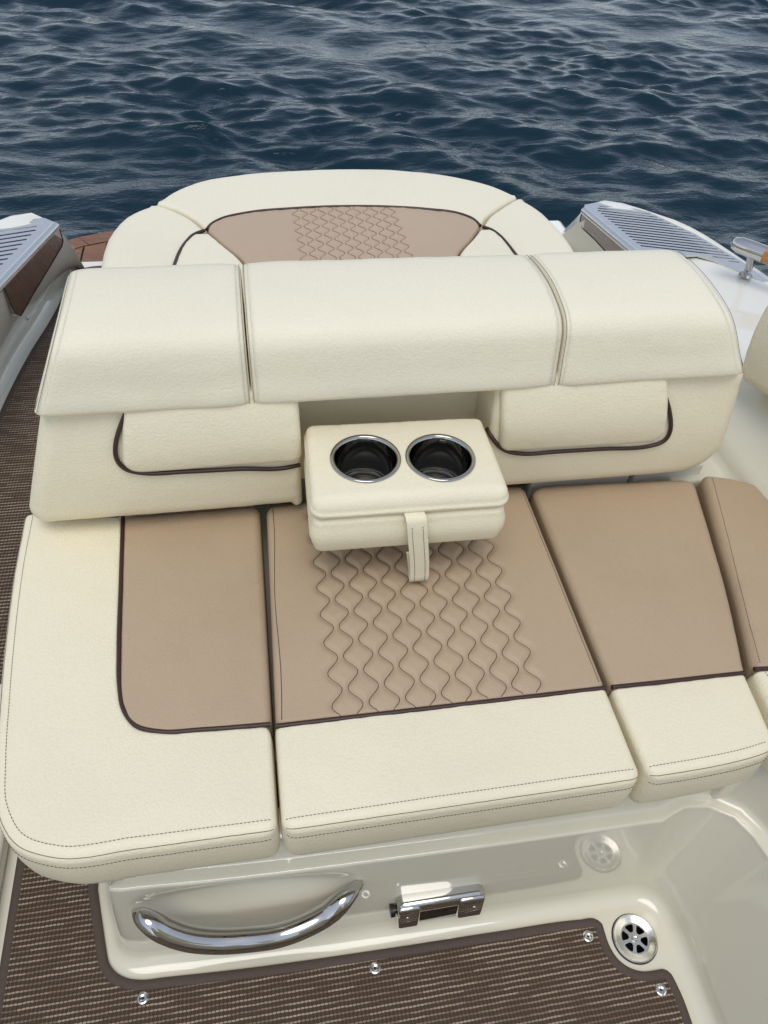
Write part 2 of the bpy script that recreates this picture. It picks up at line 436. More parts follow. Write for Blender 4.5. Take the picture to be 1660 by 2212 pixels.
# sole with the drain opening
circ = [(DRAIN.x+(DR-.003)*math.cos(a), DRAIN.y+(DR-.003)*math.sin(a)) for a in np.linspace(0, 2*math.pi, 48, endpoint=False)]
plate('sole', [(-1.0, -2.2), (1.3, -2.2), (1.3, 1.2), (-1.0, 1.2)], [circ], lambda x, y: 0.0, .02, GEL, BOAT, 'cream gelcoat cockpit floor')

# seat base: floor line -> cove -> battered panel -> ledge -> recess under the cushions
base = [(-.376, 1.20), (-.374, .90), (-.371, .60), (-.366, .47)] + [(x-.004, y+.008) for x, y in mp[:6]] + [(x, y+.008) for x, y in mp[6:9]] + [(.53, mp[9][1]+.010)]
corner = [(.585, mp[9][1]+.0095), (.612, mp[9][1]+.007), (.626, mp[9][1]-.001), (.633, mp[9][1]-.014), (.636, mp[9][1]-.045)]
side = [(.638, .22), (.638, .14), (.630, -.10), (.61, -.6), (.56, -1.3), (.50, -2.1)]
bl = smooth_curve(base+corner+side, 420)
T = np.gradient(bl, axis=0); Nn = np.stack([-T[:, 1], T[:, 0]], 1); Nn /= np.linalg.norm(Nn, axis=1, keepdims=True)   # into the base
for _ in range(2): Nn[1:-1] = (Nn[:-2]+2*Nn[1:-1]+Nn[2:])/4
Nn /= np.linalg.norm(Nn, axis=1, keepdims=True)
isside = np.clip((bl[:, 0]-.60)/.03, 0, 1)*(bl[:, 1] < .36); leftw = np.clip((-.285-bl[:, 0])/.03, 0, 1)
prof = []
for t in np.linspace(0, 1, 9):
    a = t*math.pi/2; prof.append((.030*math.sin(a)*1.0, .030*(1-math.cos(a)), 0, 0))
for t in np.linspace(.06, 1, 26): prof.append((.030+.028*t, .030+.215*t, 0, .055*t))
for t in np.linspace(.2, 1, 5): a = t*math.pi/2; prof.append((.058+.005*(1-math.cos(a)), .245+.005*math.sin(a), 0, .055))
prof += [(.068, .2502, .0, .055), (.079, .2506, .0, .055), (.0835, .2535, .03, .055), (.085, .262, .032, .057), (.099, .402, .032, .06)]
curves = []
HX, HZ = -.085, .178          # scoop behind the grab handle
for (o, z, rec, sd_) in prof:
    c = []
    for k in range(len(bl)):
        off = o + sd_*isside[k]
        if z > .254: off = off*(1-leftw[k]) + (.058+.02*(z-.25))*leftw[k]
        x, y = bl[k]+Nn[k]*off
        if -.30 < x < .14 and y < .46 and .03 < z < .25:
            e = ((x-HX)/.185)**2+((z-HZ-.02-(x-HX)*.02)/.055)**2
            if e < 1: y += .022*(1-e)**1.3*(1 if z < .2 else max(0, (.245-z)/.045))
        c.append((x, y, z))
    curves.append(c)
loft('seat_base', curves, GEL, label='glossy cream moulded base panel below the seat cushions')

# grab handle
hp = [(292, 1967), (317, 1987), (357, 2011), (406, 2027), (472, 2033), (539, 2029), (605, 2019), (654, 2002), (704, 1976), (747, 1940), (780, 1906)]
hc = smooth_curve([tuple(pY(p, .386-.052*math.sin(math.pi*t)**.75)) for p, t in zip(hp, np.linspace(0, 1, len(hp)))], 64)
hr = [.0182*min(1, .30+.70*math.sin(min(1, s/.16)*math.pi/2)) if s < .5 else .0182*min(1, .30+.70*math.sin(min(1, (1-s)/.16)*math.pi/2)) for s in np.linspace(0, 1, 64)]
tube('grab_handle', hc, hr, CHROME, BOAT, 24, 'curved polished chrome grab handle on the seat base')

# latch on the base panel
lc = pY((952, 1948), .362); lt = pY((1045, 1932), .362); lb_ = pY((862, 1962), .362)
ex = (Vector(lt)-Vector(lb_)); ex.z = 0; Lx = ex.length; ex.normalize(); ez = Vector((0, .15, 1)).normalized(); ez = (ez-ex*ez.dot(ex)).normalized(); ey = ex.cross(ez)*1.0
if ey.y > 0: ey = -ey
slope = (lt[2]-lb_[2])/Lx
def lf(x, y, z): return Vector(lc)+ex*x+ez*(y+slope*x*.5)+ey*z
latch = boxm('latch', (-Lx/2, -.008, -.030), (Lx/2, .022, .011), CHROME, BOAT, .011, 5, 'small chrome latch with two end blocks on the seat base', fr=lf)
boxm('end_block', (-Lx/2-.002, -.050, -.024), (-Lx/2+.038, .018, .014), CHROME, latch, .007, 4, fr=lf)
boxm('end_block', (Lx/2-.046, -.048, -.024), (Lx/2+.002, .018, .014), CHROME, latch, .007, 4, fr=lf)
boxm('back_plate', (-Lx/2+.02, -.050, -.032), (Lx/2-.02, -.006, .0075), DKCHROME, latch, .003, 2, fr=lf)
lathe('release_button', [(0, -.022), (.006, -.022), (.0062, -.008), (.0105, -.0075), (.011, 0), (0, .0005)], 20, BLACK, latch,
      lambda x, y, z: lf(-Lx/2-.012-z, -.012+y, -.004+x))
for sx in (-Lx/2+.015, Lx/2-.017):
    lathe('rivet', [(.0052, -.001), (.005, .0015), (.003, .003), (0, .0034)], 16, CHROME, latch, lambda x, y, z, sx=sx: lf(sx+x, -.012+y, .0135+z))

# floor drain
def df(x, y, z): return Vector((DRAIN.x+x, DRAIN.y+y, z))
def sector(a0, a1, r0, r1, n=7, rc=.12):
    out = [(r1, a0+(a1-a0)*t) for t in np.linspace(.14, .86, n)]; out += [(r1*.93, a1-(a1-a0)*.03)]
    out += [(r0*1.2, a1-(a1-a0)*.12), (r0, a1-(a1-a0)*.35), (r0, a0+(a1-a0)*.35), (r0*1.2, a0+(a1-a0)*.12), (r1*.93, a0+(a1-a0)*.03)]
    return [(DRAIN.x+r*math.cos(a), DRAIN.y+r*math.sin(a)) for r, a in out]
holes = []
for k in range(6):
    a = math.radians(60*k+8); holes.append(sector(a+.12, a+math.pi/3-.12, .0105, .0232))
rings_ = [(DRAIN.x+.0255*math.cos(a), DRAIN.y+.0255*math.sin(a)) for a in np.linspace(0, 2*math.pi, 48, endpoint=False)]
drain = plate('drain_grate', rings_, holes, lambda x, y: .0018, .0016, STEEL, BOAT, 'round steel drain with six slots in the cockpit floor')
lathe('flange', [(.0255, .0002), (.0255, .0018), (.0275, .0022), (.0345, .0056), (.0378, .0062), (.0395, .0050), (.0400, .0010), (.0385, -.004)], 64, STEEL, drain, df)
lathe('drain_cup', [(.0385, -.004), (.030, -.004), (.027, -.045), (0, -.045)], 40, DARK, drain, df)
lathe('screw', [(.0058, .001), (.0056, .0032), (.004, .0044), (.0024, .0036), (0, .0034)], 24, CHROME, drain, df)
tube('drain_seal', [df(.0404*math.cos(a), .0404*math.sin(a), .0006) for a in np.linspace(0, 2*math.pi, 60)], .0009, CAULK, drain, 6)

# walkway on the left, its riser, and the lower step
WZ = .25
walk_edge = smooth_curve([(-.70, .60), (-.69, 1.0), (-.675, 1.35)] + xy([(0, 890), (60, 770), (110, 690), (135, 640), (157, 586)], WZ) + [(-.545, 2.42)], 60)
V = []
def strip(name, A, B, mat, label=None, parent=BOAT): return loft(name, [A, B], mat, parent, label)
inner = resample([(-.28, .775), (-.28, 2.36)], 60)
we2 = np.stack([np.interp(np.linspace(.775, 2.36, 60), walk_edge[:, 1], walk_edge[:, 0]), np.linspace(.775, 2.36, 60)], 1)
loft('walkway', [lift(inner, -.2), lift(inner, WZ), lift(we2, WZ)], GELW, label='white walkway floor beside the seating')
boxm('walkway_end', (-.57, 2.352, -.05), (-.28, 2.368, WZ-.0015), GELW, BOAT, .004)
boxm('walkway_riser', (-.80, .762, .0), (-.36, .80, WZ-.001), GEL, BOAT, .006)
boxm('side_step', (-.80, -2.0, .002), (-.532, .762, .045), GEL, BOAT, .012, 4, 'low cream step along the left cockpit side')

# left and right shoulders: inner wall, mirror panel, vent plate, rim, outer hull
def shoulder(sgn, foot, wall_top, rim_in, rim_out, hull, lbl, wmat):
    """all are lists of (x,y,z) with matching count, running forward -> aft"""
    n = 90
    f = smooth_curve(foot, n); w = smooth_curve(wall_top, n); ri = smooth_curve(rim_in, n); ro = smooth_curve(rim_out, n); h = smooth_curve(hull, n)
    cs = [f]
    for t in (.25, .5, .75, 1.0): cs.append(f + np.array([sgn*.030*math.sin(t*math.pi/2), 0, .030*(1-math.cos(t*math.pi/2))]))
    f2 = cs[-1]
    for t in np.linspace(.15, 1, 8): cs.append(f2*(1-t)+w*t)
    loft('inner_wall', cs, wmat, label='glossy white inner hull side '+lbl)
    cs = [w, w*.5+ri*.5+np.array([0, 0, -.002]), ri]
    for t in (.25, .5, .75, 1): cs.append(ri*(1-t)+ro*t+np.array([0, 0, .003*math.sin(t*math.pi)]))
    for t in (.15, .5, 1): cs.append(ro*(1-t)+h*t+np.array([sgn*.05*math.sin(t*math.pi), 0, 0]))
    loft('hull_side', cs, GELW, label='white outer hull edge '+lbl)
# plan of the vents at z
VZ = .55
pl = [pz(p, VZ) for p in [(2, 614), (121, 488), (116, 481), (97, 473), (74, 475), (0, 492)]]
Lfoot = [tuple(q)+(WZ,) for q in walk_edge]
Lfoot = [(-.83, -2.0, .05), (-.80, -.5, .05), (-.76, .4, .05), (-.72, .9, .2)] + [(-.652, 1.60, WZ), (-.622, 1.84, WZ), (-.587, 2.02, WZ), (-.571, 2.15, WZ), (-.556, 2.32, WZ), (-.55, 2.42, .16)]
Lwall = [(-.86, -2.0, .55), (-.84, -.5, .55), (-.80, .4, .54), (-.74, .9, .535), (-.577, 1.69, .540), (-.530, 1.86, .540), (-.493, 1.985, .535), (-.492, 2.07, .46), (-.505, 2.22, .32), (-.525, 2.40, .14)]
Lri = [(-.90, -2.0, .56), (-.88, -.5, .56), (-.85, .4, .550), (-.80, .9, .537), (-.70, 1.66, .535), (-.62, 1.88, .535), (-.52, 2.030, .537), (-.500, 2.085, .47), (-.515, 2.24, .33), (-.54, 2.41, .13)]
Lro = [(-.98, -2.0, .55), (-.97, -.5, .55), (-.95, .4, .55), (-.92, .9, .545), (-.84, 1.60, .545), (-.72, 1.93, .545), (-.545, 2.060, .545), (-.515, 2.11, .47), (-.527, 2.26, .32), (-.555, 2.415, .12)]
Lhu = [(-.90, -2.0, -.6), (-.90, -.5, -.6), (-.90, .4, -.6), (-.90, .9, -.6), (-.88, 1.62, -.6), (-.85, 1.95, -.6), (-.80, 2.15, -.6), (-.75, 2.25, -.6), (-.70, 2.35, -.6), (-.60, 2.43, -.6)]
shoulder(-1, Lfoot, Lwall, Lri, Lro, Lhu, 'beside the walkway', GELW)
XC = .238
def mirx(c, dx=0): return [(2*XC-x+dx, y, z) for x, y, z in c]
Rfoot = [(.80, -2.0, .5), (.85, -.5, .5), (.90, .3, .5), (.905, .8, .474), (.890, .98, .474), (.905, 1.3, .474), (1.055, 1.66, .34), (1.040, 1.85, .33), (1.015, 2.0, .32), (1.0, 2.25, .28), (1.01, 2.42, .16)]
Rwall = [(.90, -2.0, .70), (.95, -.5, .70), (.985, .3, .68), (1.01, .8, .63), (1.02, 1.0, .60), (1.03, 1.3, .565), (1.025, 1.70, .540), (.977, 1.985, .528), (.975, 2.07, .46), (.982, 2.22, .32), (.995, 2.40, .14)]
Rri = [(1.05, -2.0, .67), (1.12, -.5, .66), (1.17, .3, .64), (1.21, .8, .61), (1.22, 1.0, .59), (1.215, 1.35, .568), (1.17, 1.66, .540), (1.09, 1.90, .535), (.995, 2.045, .520), (.992, 2.09, .47), (1.0, 2.24, .33), (1.01, 2.41, .13)]
Rro = [(1.30, -2.0, .60), (1.36, -.5, .60), (1.385, .3, .59), (1.385, .8, .575), (1.375, 1.0, .57), (1.355, 1.40, .556), (1.322, 1.665, .546), (1.205, 1.96, .546), (1.020, 2.074, .536), (1.012, 2.105, .49), (1.012, 2.25, .32), (1.02, 2.415, .12)]
Rhu = [(1.20, -2.0, -.6), (1.28, -.5, -.6), (1.33, .3, -.6), (1.35, .8, -.6), (1.36, 1.0, -.6), (1.36, 1.4, -.6), (1.34, 1.66, -.6), (1.3, 1.95, -.6), (1.25, 2.2, -.6), (1.1, 2.43, -.6)]
shoulder(1, Rfoot, Rwall, Rri, Rro, Rhu, 'beside the sunpad', GEL)

# vent plates with slots
def slot(a, b, w):
    a, b = np.array(a), np.array(b); d = b-a; L_ = np.linalg.norm(d); d /= L_; n_ = np.array([-d[1], d[0]]); out = []
    for c, s in ((b, 1), (a, -1)):
        for t in np.linspace(-90, 90, 5):
            q = math.radians(t); out.append(tuple(c + s*(d*math.cos(q)*w + n_*math.sin(q)*w)))
    return out
def clip_line(poly, p, d):
    ts = []
    for i in range(len(poly)):
        a, b = np.array(poly[i]), np.array(poly[(i+1) % len(poly)]); e = b-a; den = d[0]*e[1]-d[1]*e[0]
        if abs(den) < 1e-9: continue
        t = ((a[0]-p[0])*e[1]-(a[1]-p[1])*e[0])/den; s = ((a[0]-p[0])*d[1]-(a[1]-p[1])*d[0])/den
        if 0 <= s < 1: ts.append(t)
    return sorted(ts)
def vent(name, outline, s0, s1, count, direction, margin0, margin1, lbl):
    poly = [tuple(q) for q in outline]; hol = []; d = np.array(direction)/np.linalg.norm(direction)
    for k in range(count):
        p = np.array(s0)+(np.array(s1)-np.array(s0))*k/(count-1); ts = clip_line(poly, p, d)
        if len(ts) < 2: continue
        t0, t1 = ts[-2 if d[1] < 0 else 0]+margin0, ts[-1 if d[1] < 0 else 1]-margin1
        if t1-t0 < .015: continue
        hol.append(slot(p+d*t0, p+d*t1, .0034))
    o = plate(name, poly, hol, lambda x, y: VZ+.003, .006, VENT, BOAT, lbl)
    inn = np.array(poly); c = inn.mean(0)
    V = [(c[0]+(x-c[0])*.96, c[1]+(y-c[1])*.96, VZ-.0045) for x, y in poly]
    link('vent_well', mesh('vent_well', V, [tuple(range(len(V)))], False), DARK, o)
    return o
Lout = [(-.80, 1.08), (-.735, 1.20), (-.655, 1.40)] + [tuple(p.xy) for p in pl[:2]] + [tuple(p.xy) for p in pl[2:5]] + [(-.627, 1.975), (-.70, 1.89), (-.765, 1.75), (-.82, 1.55), (-.855, 1.30), (-.865, 1.10)]
vent('vent_grille', Lout, (-.60, 1.975), (-.72, 1.20), 34, (.95, .30), .016, .045, 'brushed steel vent grille with slots left of the walkway')
Rpx = [(1262, 454), (1340, 520)]
Rout = [tuple(pz((1262, 454), VZ).xy), (.985, 2.03), (1.029, 2.043), (1.10, 2.018), (1.164, 1.972), (1.242, 1.830), (1.298, 1.672), (1.318, 1.565), (1.30, 1.56), (1.265, 1.615), (1.227, 1.680), (1.19, 1.712), (1.155, 1.712), (1.10, 1.66), (1.045, 1.65), (1.01, 1.80)]
vent('vent_grille', Rout, (1.07, 2.005), (1.20, 1.64), 20, (.95, -.30), .042, .014, 'brushed steel vent grille with slots beside the handrail')
# mirror kick panels below the vents, their brown reflection painted on
def onplane(p, A, B, sgn, tilt=math.radians(17)):
    n_ = Vector((B[1]-A[1], -(B[0]-A[0]), 0)).normalized()
    if n_.x*sgn < 0: n_ = -n_
    n_ = Vector((n_.x*math.cos(tilt), n_.y*math.cos(tilt), -math.sin(tilt))); d = ray(*p); o = Vector((0, 0, CAMH)); t = (Vector(A)-o).dot(n_)/d.dot(n_); return o+d*t
def kick_panel(px, A, B, sgn, lbl):
    off = Vector((sgn*.006, -.002, 0)); pts = [onplane(p, A, B, sgn)+off for p in px]; n_ = len(pts)
    me = mesh('kick_panel', pts+[p-Vector((sgn*.02, 0, 0)) for p in pts], [tuple(range(n_))]+[(i, (i+1) % n_, n_+(i+1) % n_, n_+i) for i in range(n_)], False)
    k = link('kick_panel', me, REFL_BROWN, BOAT, lbl)
    tube('panel_gasket', [p+Vector((sgn*.0005, 0, 0)) for p in pts+pts[:1]], .0012, CAULK, k, 6)
    return k
A_, B_ = pz((2, 614), .548), pz((121, 488), .548)
kick_panel([(-60, 690), (-40, 740), (4, 622), (22, 664), (30, 678), (40, 682), (70, 630), (100, 581), (129, 532), (132, 520), (123, 491), (2, 616)][2:], A_, B_, 1, 'glossy kick panel, reddish-brown reflection painted on, beside the walkway')
tube('vent_edge', resample([tuple(A_+(A_-B_)*1.6), tuple(A_), tuple(B_)], 20), .011, VENT, BOAT, 12)
A2, B2 = pz((1262, 455), .548), pz((1345, 525), .548)
kick_panel([(1262, 455), (1257, 475), (1262, 492), (1290, 518), (1330, 562), (1400, 640), (1420, 610), (1345, 525)], A2, B2, -1, 'glossy kick panel, reddish-brown reflection painted on, behind the right headrest')
tube('vent_edge', resample([tuple(A2), tuple(B2), tuple(B2+(B2-A2)*.5)], 20), .011, VENT, BOAT, 12)
for p in [(54, 688)]:
    q = onplane(p, A_, B_, 1); lathe('screw', [(.005, -.002), (.005, .002), (.003, .004), (0, .0045)], 14, CHROME, BOAT, lambda x, y, z, q=q: Vector((q.x+z+.005, q.y+x, q.z+y)))

# handrail on the right deck
rb_ = pz((1612, 592), .562); 
r0 = Vector((1.222, 1.655, .625)); rdir = Vector((.03, -1, .028)).normalized()
r0 = Vector(pz((1584, 523), .640)); r1 = Vector(pz((1640, 545), .640)); rdir = (r1-r0).normalized()
hand = tube('handrail', [r0-rdir*.004]+[r0+rdir*t for t in (0, .004, .02, .05, .085)], [.004, .010, .015, .0195, .0205, .0205], CHROME, BOAT, 24, 'teak handrail with a chrome end on the right deck')
tube('teak_bar', [r0+rdir*t for t in (.084, .3, .7, 1.1)], .0200, TEAKV, hand, 24)
tp = r0+rdir*.055
tube('post', [Vector((rb_.x, rb_.y, rb_.z-.02)), Vector((rb_.x, rb_.y, rb_.z+.02)), Vector((tp.x, tp.y, .630))], .0095, CHROME, hand, 18)
lathe('post_foot', [(.0, .006), (.012, .006), (.0165, .003), (.018, -.003)], 24, CHROME, hand, lambda x, y, z: Vector((rb_.x+x, rb_.y+y, rb_.z+z)))

# sunpad plinth, transom and the block under the backrest
plin = smooth_curve([(-.30, 1.15), (-.305, 1.60), (-.29, 1.80), (-.21, 1.93), (-.10, 2.06), (.10, 2.11), (.26, 2.12), (.40, 2.115), (.61, 2.05), (.72, 1.93), (.765, 1.78), (.77, 1.60), (.765, 1.15)], 120)
loft('sunpad_plinth', [lift(plin, -.1), lift(plin, .515), [tuple(np.array([.23, 1.6])+(p-np.array([.23, 1.6]))*.3)+(.518,) for p in plin]], GELW)
boxm('backrest_bulkhead', (-.285, 1.065, .0), (.765, 1.20, .735), GEL, BOAT, .01)
boxm('seat_support', (-.345, .52, .10), (.80, 1.066, .386), GEL, BOAT, .006)
boxm('rear_deck', (-.30, 1.9, .10), (1.05, 2.20, .235), GELW, BOAT, .02)
boxm('right_deck', (.76, .95, .10), (1.10, 2.42, .33), GELW, BOAT, .02)
boxm('corner_filler', (.79, .945, .10), (1.05, 1.40, .478), GEL, BOAT, .008)
boxm('corner_support', (.70, .41, .05), (1.0, .945, .386), GEL, BOAT, .006)
boxm('side_bench', (.82, -2.05, .05), (1.0, .405, .30), GEL, BOAT, .01)
# white hinge strip behind the right seat cushion
boxm('hinge_strip', (.50, .962, .44), (.705, .985, .505), GELW, BOAT, .004)
boxm('hinge_strip', (.715, .962, .44), (.86, .985, .505), GELW, BOAT, .004)
boxm('hinge_strip', (-.25, .972, .44), (-.03, .99, .500), GELW, BOAT, .004)
# unseen console and seats added behind the camera to block low sky
boxm('added_helm_console', (-.35, -1.75, .0), (1.0, -1.25, .95), GEL, BOAT, .05, 4)

for hx in (-.10, .62):
    hs_ = pad('added_helm_seat', BOAT, CREAM, quad((hx-.24, -1.15), (hx+.24, -1.15), (hx+.24, -.72), (hx-.24, -.72)), .48, .43, .52, .06, .03, .04, 20, 20, crown=.01)
    hb = lambda x, h, w: Vector((x, -.74-.12*(h-.5)+w, h))
    pad('added_seat_back', hs_, CREAM, quad((hx-.24, .5), (hx+.24, .5), (hx+.21, 1.12), (hx-.21, 1.12)), .46, .62, .06, -.05, .03, .07, 20, 20, crown=.01, fr=hb)
# swim platform of teak planks
plat = thing('swim_platform', 'teak plank swim platform at the stern', 'platform', (.35, 2.8, -.06))
outer = smooth_curve([(-1.05, 2.50), (-.98, 2.78), (-.70, 3.045), (-.45, 3.13), (-.05, 3.22), (.36, 3.25), (.80, 3.22), (1.15, 3.11), (1.40, 2.99), (1.62, 2.78), (1.70, 2.50)], 60)
inn_ = np.array([.35, 2.4]) + (outer-np.array([.35, 2.4]))*np.array([.955, .90])
def slab(name, poly, z0, z1, mat, parent, bev=.002):
    bm = bmesh.new(); f = bm.faces.new([bm.verts.new((p[0], p[1], z1)) for p in poly]); r_ = bmesh.ops.extrude_face_region(bm, geom=[f])
    for v in r_['geom']:
        if isinstance(v, bmesh.types.BMVert): v.co.z = z0
    bmesh.ops.recalc_face_normals(bm, faces=bm.faces); me = bpy.data.meshes.new(name); bm.to_mesh(me); bm.free()
    return link(name, me, mat, parent)
slab('platform_bed', list(outer*1.0)+[(1.7, 2.372), (-1.05, 2.372)], -.06, -.008, CAULK, plat)
for k in range(0, 58, 6):
    a = list(outer[k:k+6]+0) ; a = list(outer[k:min(k+7, 60)]); b = list(inn_[k:min(k+7, 60)])
    a[-1] = a[-1]*.97+a[-2]*.03; b[-1] = b[-1]*.94+b[-2]*.06
    slab('rim_plank', a+b[::-1], -.0075, .0, TEAK, plat)
for i in range(30):
    x0 = -1.0+i*.088; x1 = x0+.080
    ytop = lambda x: float(np.interp(x, inn_[:, 0], inn_[:, 1]))-.010
    y1 = min(ytop(x0), ytop(x1)); 
    if ytop(x0) > 2.47 and ytop(x1) > 2.47: slab('plank', [(x0, 2.375), (x1, 2.375), (x1, ytop(x1)), (x0, ytop(x0))], -.0075, .0, TEAK, plat)
boxm('platform_bracket', (-.2, 2.36, -.30), (.9, 2.60, -.061), GELW, plat, .01)

# ------------------------------------------------------------------ mats
def offset_poly(P, d):
    P = np.array(P); T_ = np.roll(P, -1, 0)-np.roll(P, 1, 0); n_ = np.stack([T_[:, 1], -T_[:, 0]], 1); n_ /= np.linalg.norm(n_, axis=1, keepdims=True)
    A_ = .5*np.sum(P[:, 0]*np.roll(P[:, 1], -1)-np.roll(P[:, 0], -1)*P[:, 1]); return P-n_*d*(1 if A_ > 0 else -1)
def fastener(parent, x, y, z):
    f = lathe('fastener', [(.0096, 0), (.0095, .0010), (.0086, .0016), (.0060, .0021), (.0034, .0013), (.0022, .0008), (.0021, .0002)], 28, CHROME, parent, lambda a, b, c: Vector((x+a, y+b, z+c)))
    lathe('hole', [(.0022, .0006), (0, .0005)], 12, DARK, f, lambda a, b, c: Vector((x+a, y+b, z+c)))
def floor_mat(label, poly, z, screws=(), bw=.013):
    t = thing('floor_mat', label, 'mat', (poly[0][0], poly[0][1], z), 'woven brown floor mats')
    inn = offset_poly(poly, bw)
    plate('woven_field', [tuple(p) for p in inn], [], lambda x, y: z+.0065, .0062, WEAVE, t)
    n = len(poly); V = []; Fc = []
    lev = [(0, 0.0), (0, .005), (.0015, .0075), (bw*.5, .0085), (bw-.0015, .0078), (bw+.0008, .0062)]
    rings = [offset_poly(poly, d) for d, _ in lev]
    for (d, h), rg in zip(lev, rings): V += [(p[0], p[1], z+h) for p in rg]
    for j in range(len(lev)-1):
        for i in range(n): Fc.append((j*n+i, j*n+(i+1) % n, (j+1)*n+(i+1) % n, (j+1)*n+i))
    link('binding', mesh('binding', V, Fc), BIND, t)
    for s in screws: fastener(t, s[0], s[1], z+.0066)
    return t
aft = [(-.376, .735), (-.385, .745), (-.49, .748), (-.505, .735)]
cm = [(-.508, .56), (-.512, .36), (-.505, .10), (-.485, -.9), (.56, -.9), (.60, -.25)]
loop1 = [(.612, .05)] + [tuple(p) for p in mp[::-1]]        # up the right edge, round the drain, along the panel
poly1 = resample([(-.515, .60), (-.514, .36), (-.508, .05), (-.49, -.9), (.50, -.9), (.585, -.25), (.612, .05)], 60)[:-1]
poly2 = smooth_curve(loop1, 150)
poly3 = resample([(-.366, .50), (-.371, .62), (-.376, .735), (-.386, .748), (-.50, .75), (-.514, .74), (-.515, .60)], 30)[:-1]
cock = np.r_[poly1, poly2, poly3]
sc = xy([(308, 2155), (811, 2090), (1272, 2021), (1430, 2137)], .012)
floor_mat('brown woven vinyl mat on the cockpit floor with steel snap fasteners', cock, .001, sc, .015)
wm = np.r_[resample([(-.32, .80), (-.32, 1.6), (-.32, 2.26)], 30), smooth_curve([(-.33, 2.29), (-.36, 2.30), (-.53, 2.305), (-.552, 2.29), (-.560, 2.25), (-.566, 2.152), (-.582, 2.023), (-.617, 1.839), (-.647, 1.599), (-.665, 1.3), (-.675, .82)], 70), resample([(-.66, .80), (-.33, .795)], 6)]
floor_mat('long brown woven mat on the walkway left of the seating', wm, WZ+.001, (), .013)
sm = np.r_[resample([(-.545, .74), (-.75, .74)], 8), resample([(-.75, .73), (-.76, -.9)], 12), resample([(-.75, -.91), (-.55, -.91)], 8), resample([(-.545, -.9), (-.545, .73)], 12)]
floor_mat('narrow dark brown mat on the low step at the left edge', sm, .046, (), .013)

# ------------------------------------------------------------------ seat cushions
ZT, ZB = .500, .396
PR = .0038
G_SEAT = 'seat cushions in front of the backrest'
def pipe(pts, parent, r=PR, n=None):
    return tube('piping', smooth_curve(pts, n or max(12, int(length(pts)/.008))), r, PIPE, parent, 10)
def front_stitch(pts, parent, ob):
    """pts: plan points along the front edge (x, y); two stitched rows and the seam between them"""
    P_ = np.array(pts); T_ = np.gradient(P_, axis=0); n_ = np.stack([-T_[:, 1], T_[:, 0]], 1); n_ /= np.linalg.norm(n_, axis=1, keepdims=True)
    a = [(p[0]+q[0]*.017, p[1]+q[1]*.017, ZT) for p, q in zip(P_, n_)]
    stitches('stitching', drape([ob], a), STITCH, parent)
    c = []
    for p, q in zip(P_, n_): c += drape([ob], [(p[0], p[1], ZT-.022)], (q[0], q[1], 0))
    stitches('stitching', c, STITCH, parent)
    c = []
    for p, q in zip(P_, n_): c += drape([ob], [(p[0]+q[0]*.004, p[1]+q[1]*.004, ZT-.004)], (q[0]*.7, q[1]*.7, -.7), up=.0001)
    tube('seam', c, .0006, THREAD_LT, parent, 5)
# left cushion: cream L round a tan panel
t = thing('seat_cushion', 'left seat cushion, cream round a tan panel with a rounded brown piped corner', 'cushion', (-.2, .65, ZB), G_SEAT)
outl = [(-.428, .985), (-.424, .84), (-.414, .70), (-.404, .60), (-.393, .51), (-.380, .445), (-.350, .398), (-.300, .374), (-.20, .370), (-.10, .369), (-.026, .368)]
pin = [(-.258, .955), (-.250, .80), (-.243, .668), (-.238, .612), (-.228, .568), (-.210, .542), (-.178, .529), (-.12, .524), (-.026, .519)]
fL = ruled(outl, pin)
crL = pad('cream_border', t, CREAM, fL, .98, .155, ZT, ZB, (.014, .010, .014, .007), .016, 90, 26, crown=.003, bulge=.002, rb=.020, seed=1)
tl_ = quad((-.233, .5255), (-.024, .519), (-.020, .957), (-.257, .957))
pad('tan_panel', t, TAN, tl_, .222, .436, ZT+.001, ZB, (.006, .012, .006, .016), (.066, .010, .018, .010), 44, 70, crown=.005, bulge=.001, seed=2)
pipe([(x, y, ZT-.0012) for x, y in pin], t)
front_stitch(smooth_curve(outl, 200)[3:-1], t, crL)

# quilting
def quilt(x0, n, sp, amp, per, y0, hgt=.0032, ph=0.0):
    xs = [x0+sp*k for k in range(n)]
    def line(k, y): return xs[k] + (1 if k % 2 else -1)*amp*math.sin(2*math.pi*(y-y0)/per+ph)
    def hz(x, y, e):
        if x < xs[0]-.05 or x > xs[-1]+.05: return 0.0
        d = 9
        for k in range(n):
            # slope-corrected distance to the wavy line
            q = line(k, y); sl_ = amp*2*math.pi/per*math.cos(2*math.pi*(y-y0)/per+ph); d = min(d, abs(x-q)/math.sqrt(1+sl_*sl_))
        o_ = min(1, max(xs[0]-x, x-xs[-1], 0)/.045); fade = min(1, max(0, e/.02))*(1-o_*o_*(3-2*o_))
        return fade*hgt*(1-math.exp(-(d/.0052)**1.5)-.75)
    return line, hz
def quilt_threads(line, n, y0, y1, zf, parent, mat, r=.0007):
    ys = np.linspace(y0, y1, max(20, int((y1-y0)/.0025)))
    for k in range(n):
        tube('quilt_stitch', [(line(k, y), y, zf(line(k, y), y)) for y in ys], r, mat, parent, 5)
